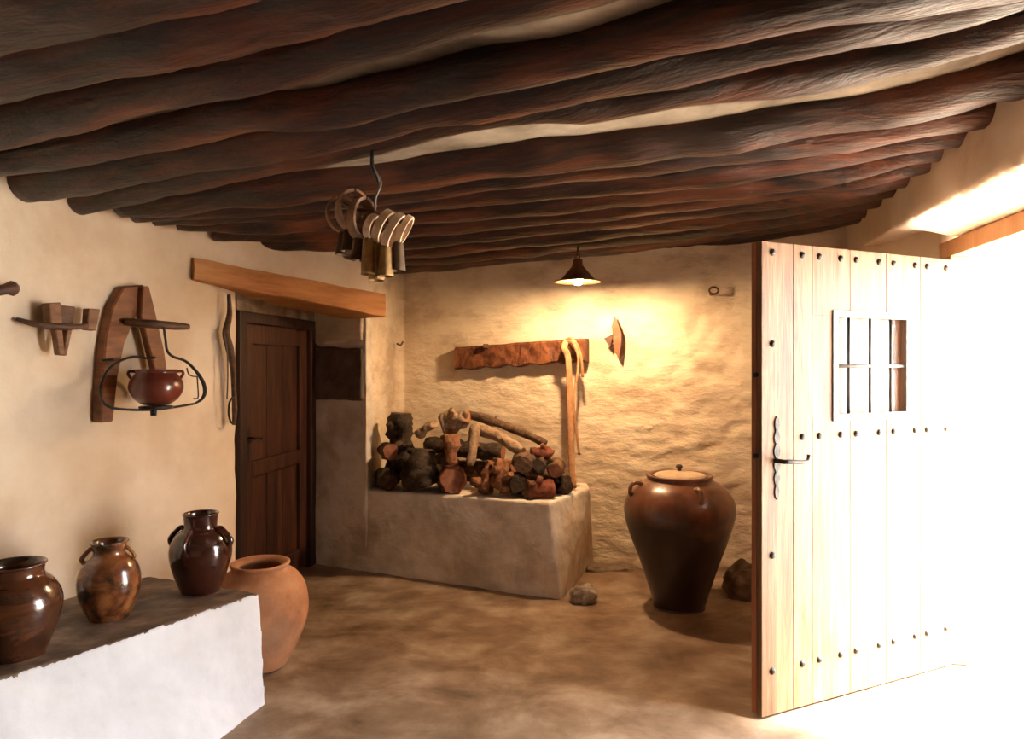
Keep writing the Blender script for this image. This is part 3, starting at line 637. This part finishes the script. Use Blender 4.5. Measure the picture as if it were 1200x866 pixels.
jar('glazed_jar', X2, 2.87, [(.001, 0), (.068, 0), (.076, .012), (.104, .075), (.117, .145), (.108, .205), (.085, .245), (.062, .266), (.060, .285), (.066, .308), (.072, .315), (.068, .320), (.056, .31), (.05, .27), (.08, .22), (.09, .1), (.001, .02)], 'glaze2',
    'ochre and dark green mottled jar, middle one of the three on the ledge', [(R(0), .062, .282, .092, .236, .003, .009), (R(200), .062, .282, .092, .236, .003, .009)], 2, .15)
X1 = (16-600)/F*2.42
jar('glazed_jar', X1, 2.42, [(.001, 0), (.088, 0), (.098, .012), (.130, .09), (.150, .165), (.148, .215), (.124, .262), (.100, .285), (.094, .300), (.098, .322), (.104, .330), (.098, .334), (.085, .32), (.08, .285), (.12, .2), (.001, .02)], 'glaze1',
    'squat wide-mouthed brown and green banded jar cut by the left picture edge', [], 3, 0, .97)
for o in list(bpy.data.objects):
    if o.name.startswith('glazed_jar') and o.get('category') == 'jar': o['group'] = 'glazed jars on the whitewashed ledge'
tp = empty('terracotta_pot', ((305-600)/F*3.56, 3.56, 0), label='matte terracotta pot with open wide mouth on the floor behind the white ledge', cat='pot')
lathe('pot_body', [(.001, 0), (.115, 0), (.135, .015), (.185, .11), (.225, .22), (.236, .31), (.218, .40), (.180, .455), (.146, .48), (.138, .492), (.146, .512), (.138, .520), (.112, .510), (.105, .49), (.15, .44), (.19, .30), (.10, .05), (.001, .04)], M['terra'], tp, wob=.03, seed=5, seg=64)

# ------------------------------------------------------------------ big pot by the back wall
bp = empty('storage_jar', ((796-600)/F*4.42, 4.42, 0), label='big dark brown storage jar with lighter shoulder on the floor by the back wall', cat='jar')
m = M['bigpot'] = mat('dripping_brown_glaze', [(.075, .024, .011), (.145, .05, .022), (.20, .08, .038)], (7, 7, 2), .32, .35, (9, 9, 5), .5, coat=.25)
nt = m.node_tree; Nn = nt.nodes; Lk = nt.links
tc = Nn.new('ShaderNodeTexCoord'); sp = Nn.new('ShaderNodeSeparateXYZ'); Lk.new(tc.outputs['Object'], sp.inputs[0])
nz = Nn.new('ShaderNodeTexNoise'); nz.inputs['Scale'].default_value = 7; Lk.new(tc.outputs['Object'], nz.inputs['Vector'])
ma = Nn.new('ShaderNodeMath'); ma.operation = 'MULTIPLY_ADD'; Lk.new(nz.outputs[0], ma.inputs[0]); ma.inputs[1].default_value = -.35; Lk.new(sp.outputs[2], ma.inputs[2])
mr = Nn.new('ShaderNodeMapRange'); Lk.new(ma.outputs[0], mr.inputs[0]); mr.inputs[1].default_value = .33; mr.inputs[2].default_value = .52
b = Nn['Principled BSDF']; src = b.inputs['Base Color'].links[0].from_socket
mx = Nn.new('ShaderNodeMix'); mx.data_type = 'RGBA'; Lk.new(mr.outputs[0], mx.inputs['Factor']); mx.inputs['A'].default_value = (.022, .012, .009, 1); Lk.new(src, mx.inputs['B']); Lk.new(mx.outputs['Result'], b.inputs['Base Color'])
lathe('jar_body', [(.001, 0), (.148, 0), (.158, .015), (.185, .10), (.245, .28), (.300, .43), (.338, .56), (.344, .625), (.325, .69), (.275, .755), (.215, .795), (.200, .805), (.208, .825), (.198, .832), (.18, .82), (.18, .79), (.28, .68), (.30, .55), (.001, .05)], m, bp, wob=.025, seed=9, seg=72)
def ear(a, rz_=0):
    ca, sa = math.cos(a), math.sin(a)
    rod('handle', [(r*ca, r*sa, z) for r, z in ((.24, .775), (.285, .785), (.315, .765), (.322, .725), (.308, .70))], .016, m, bp, smooth=4, seg=10, flat=.8)
ear(R(188)); ear(R(-80)); ear(R(60))
ld = empty('jar_lid', bp.location+Vector((.0, 0, .822)), label='pale clay lid with small knob covering the big storage jar', cat='lid')
lathe('lid_disc', [(.001, 0), (.15, 0), (.155, .006), (.14, .014), (.08, .024), (.001, .034)], M['sherd'], ld, n=3, wob=.03)
lathe('lid_knob', [(.001, .03), (.012, .03), (.014, .045), (.022, .058), (.014, .07), (.001, .072)], M['stone_dark'], ld, n=3, seg=20)

# stones on the floor
def rock(name, c, s, m, lb, seed, vox=.012, amp=.18, grp=None):
    bm = bmesh.new(); bmesh.ops.create_icosphere(bm, subdivisions=4, radius=1)
    for v in bm.verts:
        k = 1+amp*fb(v.co, 1.3, 4, seed); v.co *= k
        v.co = Vector((v.co.x*s[0], v.co.y*s[1], max(v.co.z, -.55)*s[2]))
    o = mesh_bm(name, bm, m); o.location = (c[0], c[1], c[2]+.55*s[2]); return tag(o, lb, 'stone', grp)
rock('floor_stone', ((683-600)/F*4.5, 4.5, -.004), (.088, .07, .075), M['palestone'], 'fist-sized lime-splashed stone on the floor at the bench corner', 3, amp=.35)
rock('floor_stone', ((876-600)/F*4.62, 4.62, -.02), (.15, .13, .155), M['stone'], 'brown boulder at the wall foot between the big jar and the studded door', 6, amp=.3)
rock('floor_stone', ((712-600)/F*5.16, 5.16, -.02), (.19, .08, .05), M['stone'], 'low brown stone at the wall foot right of the bench', 8, amp=.3)

# ------------------------------------------------------------------ studded entrance door (door_2)
A0 = Vector((1.07, 3.0, .008)); da = math.atan2(.54, 1.16); LW = 1.28; LH = 2.045
d2 = empty('door_2', A0, da, kind='structure', label='half-open honey pine plank door with iron studs and small barred window', cat='door')
js = [0, .185, .30, .54, .785, 1.03, LW]; WS0, WS1, WZ0, WZ1 = .452, .925, 1.285, 1.735
for i in range(len(js)-1):
    a, b_ = js[i]+.0012, js[i+1]-.0012; bm = bmesh.new(); oa, ob_ = max(a, WS0), min(b_, WS1)
    if oa < ob_:
        box_bm(bm, (a, 0, 0), (b_, .03, WZ0), .003); box_bm(bm, (a, 0, WZ1), (b_, .03, LH), .003)
        if a < oa-.01: box_bm(bm, (a, 0, WZ0), (oa, .03, WZ1), .0)
        if b_ > ob_+.01: box_bm(bm, (ob_, 0, WZ0), (b_, .03, WZ1), .0)
    else: box_bm(bm, (a, 0, 0), (b_, .03, LH), .003)
    mesh_bm('plank', bm, M['plank'], d2, smooth=False)
for (x0, x1, z0, z1) in ((0, WS0, 0, LH), (WS1, LW, 0, LH), (WS0, WS1, 0, WZ0), (WS0, WS1, WZ1, LH)):
    box('back_board', (x0, .031, z0), (x1, .06, z1), M['plankedge'], d2, .002)
for z in (.12, 1.12, 1.90): box('ledge_batten', (.03, .061, z), (LW-.03, .085, z+.13), M['plankedge'], d2, .004)
def stud(s, z, r=.0155):
    bm = bmesh.new(); bmesh.ops.create_uvsphere(bm, u_segments=12, v_segments=8, radius=r)
    for v in bm.verts: v.co.y *= .75
    bmesh.ops.delete(bm, geom=[v for v in bm.verts if v.co.y > .004], context='VERTS')
    o = mesh_bm('stud', bm, M['iron'], d2); o.location = (s, 0, z); return o
s0 = stud(.061, 2.0)
def sc_(s, z):
    o = s0.copy(); C.objects.link(o); o.parent = d2; o.location = (s, 0, z); return o
SX = [.238, .343, .478, .579, .735, .836, .991, 1.08, 1.225]
for s in SX:
    sc_(s, 2.0); sc_(s, 1.195); sc_(s, .19)
for z in (1.605, .69, .19): sc_(.061, z)
# grille and lining of the little window
M['lining'] = M['greyiron']
for (x0, x1, z0, z1) in ((WS0-.028, WS0+.004, WZ0-.028, WZ1+.028), (WS1-.004, WS1+.024, WZ0-.028, WZ1+.028), (WS0+.004, WS1-.004, WZ1-.004, WZ1+.028), (WS0+.004, WS1-.004, WZ0-.028, WZ0+.004)):
    box('window_surround', (x0, -.008, z0), (x1, .0, z1), M['greyiron'], d2, .002)
for s in (.545, .688, .832): rod('window_bar', [(s, .012, WZ0), (s, .012, WZ1)], .0065, M['iron'], d2, seg=10)
rod('cross_bar', [(WS0, .012, 1.508), (WS1, .012, 1.508)], .008, M['greyiron'], d2, seg=10)
hz = bpy.data.materials.new('white_veil'); hz.use_nodes = True; ht = hz.node_tree; b = ht.nodes['Principled BSDF']; b.inputs['Base Color'].default_value = (.8, .82, .85, 1)
tr = ht.nodes.new('ShaderNodeBsdfTransparent'); mxs = ht.nodes.new('ShaderNodeMixShader'); mxs.inputs[0].default_value = .14
ht.links.new(tr.outputs[0], mxs.inputs[1]); ht.links.new(b.outputs[0], mxs.inputs[2]); ht.links.new(mxs.outputs[0], ht.nodes['Material Output'].inputs[0])
box('added_veil_pane', (WS0, .040, WZ0), (WS1, .043, WZ1), hz, d2, 0)  # pane added to lay a white veil of daylight over the opening
# small sash standing open behind the window
sh = empty('sash', (WS1, .066, 0), R(48)); sh.parent = d2
sw = .40
box('sash_stile', (0, -.012, WZ0-.03), (.06, .012, WZ1+.03), M['redwood'], sh); box('sash_stile', (sw-.05, -.012, WZ0-.03), (sw, .012, WZ1+.03), M['pine'], sh)
box('sash_rail', (.06, -.012, WZ1-.02), (sw-.05, .012, WZ1+.03), M['pine'], sh); box('sash_rail', (.06, -.012, WZ0-.03), (sw-.05, .012, WZ0+.02), M['pine'], sh)
box('pane', (.06, -.003, WZ0+.02), (sw-.05, .003, WZ1-.02), M['glass'], sh, 0)
# lock plate and lever
bm = bmesh.new(); n = 30; f_ = []; bk = []
for side in (1, -1):
    for i in range(n+1):
        t = i/n if side == 1 else 1-i/n
        wv = .006+.008*abs(math.sin(t*math.pi*6))*(.5+math.sin(math.pi*t)) if 0 < t < 1 else .002
        f_.append(bm.verts.new((.085+side*wv, -.006, .93+.36*t))); bk.append(bm.verts.new((.085+side*wv, 0, .93+.36*t)))
bm.faces.new(f_); bm.faces.new(bk)
for i in range(len(f_)): bm.faces.new((f_[i], f_[(i+1) % len(f_)], bk[(i+1) % len(f_)], bk[i]))
mesh_bm('lock_plate', bm, M['iron'], d2, smooth=False)
hd = rod('lever_handle', [(.075, -.005, 1.10), (.075, -.05, 1.10), (.10, -.062, 1.10), (.17, -.062, 1.095), (.205, -.06, 1.10), (.212, -.06, 1.125)], [.011, .010, .010, .009, .007, .009], M['iron'], d2, smooth=5, seg=10)
rod('bolt_end', [(-.012, .03, 1.47), (.004, .03, 1.47)], .011, M['iron'], d2, seg=10)
rod('bolt_end', [(-.012, .03, 1.12), (.004, .03, 1.12)], .011, M['iron'], d2, seg=10)

# door frame in the wall (trim_2)
fr = empty('trim_2', (1.59+.18*2.2, 2.2, 0), math.atan2(1, .18), kind='structure', label='orange-brown wooden frame around the bright doorway', cat='door frame')
def fd(d): return (d-2.2)*1.016
box('frame_head', (fd(2.2), -.16, 2.075), (fd(3.72), .0, 2.16), M['pine'], fr, .006)
box('frame_post', (fd(3.56), -.10, 0), (fd(3.66), .0, 2.075), M['pine'], fr, .006)
box('frame_post', (fd(2.2), -.10, 0), (fd(2.30), .0, 2.075), M['pine'], fr, .006)

# ------------------------------------------------------------------ yard outside
bm = bmesh.new(); box_bm(bm, (2.2, -30, -.12), (40, 40, -.03))
tag(mesh_bm('yard_ground', bm, M['ground'], smooth=False), 'pale sunlit ground of the yard outside the doorway', 'ground', kind='structure')
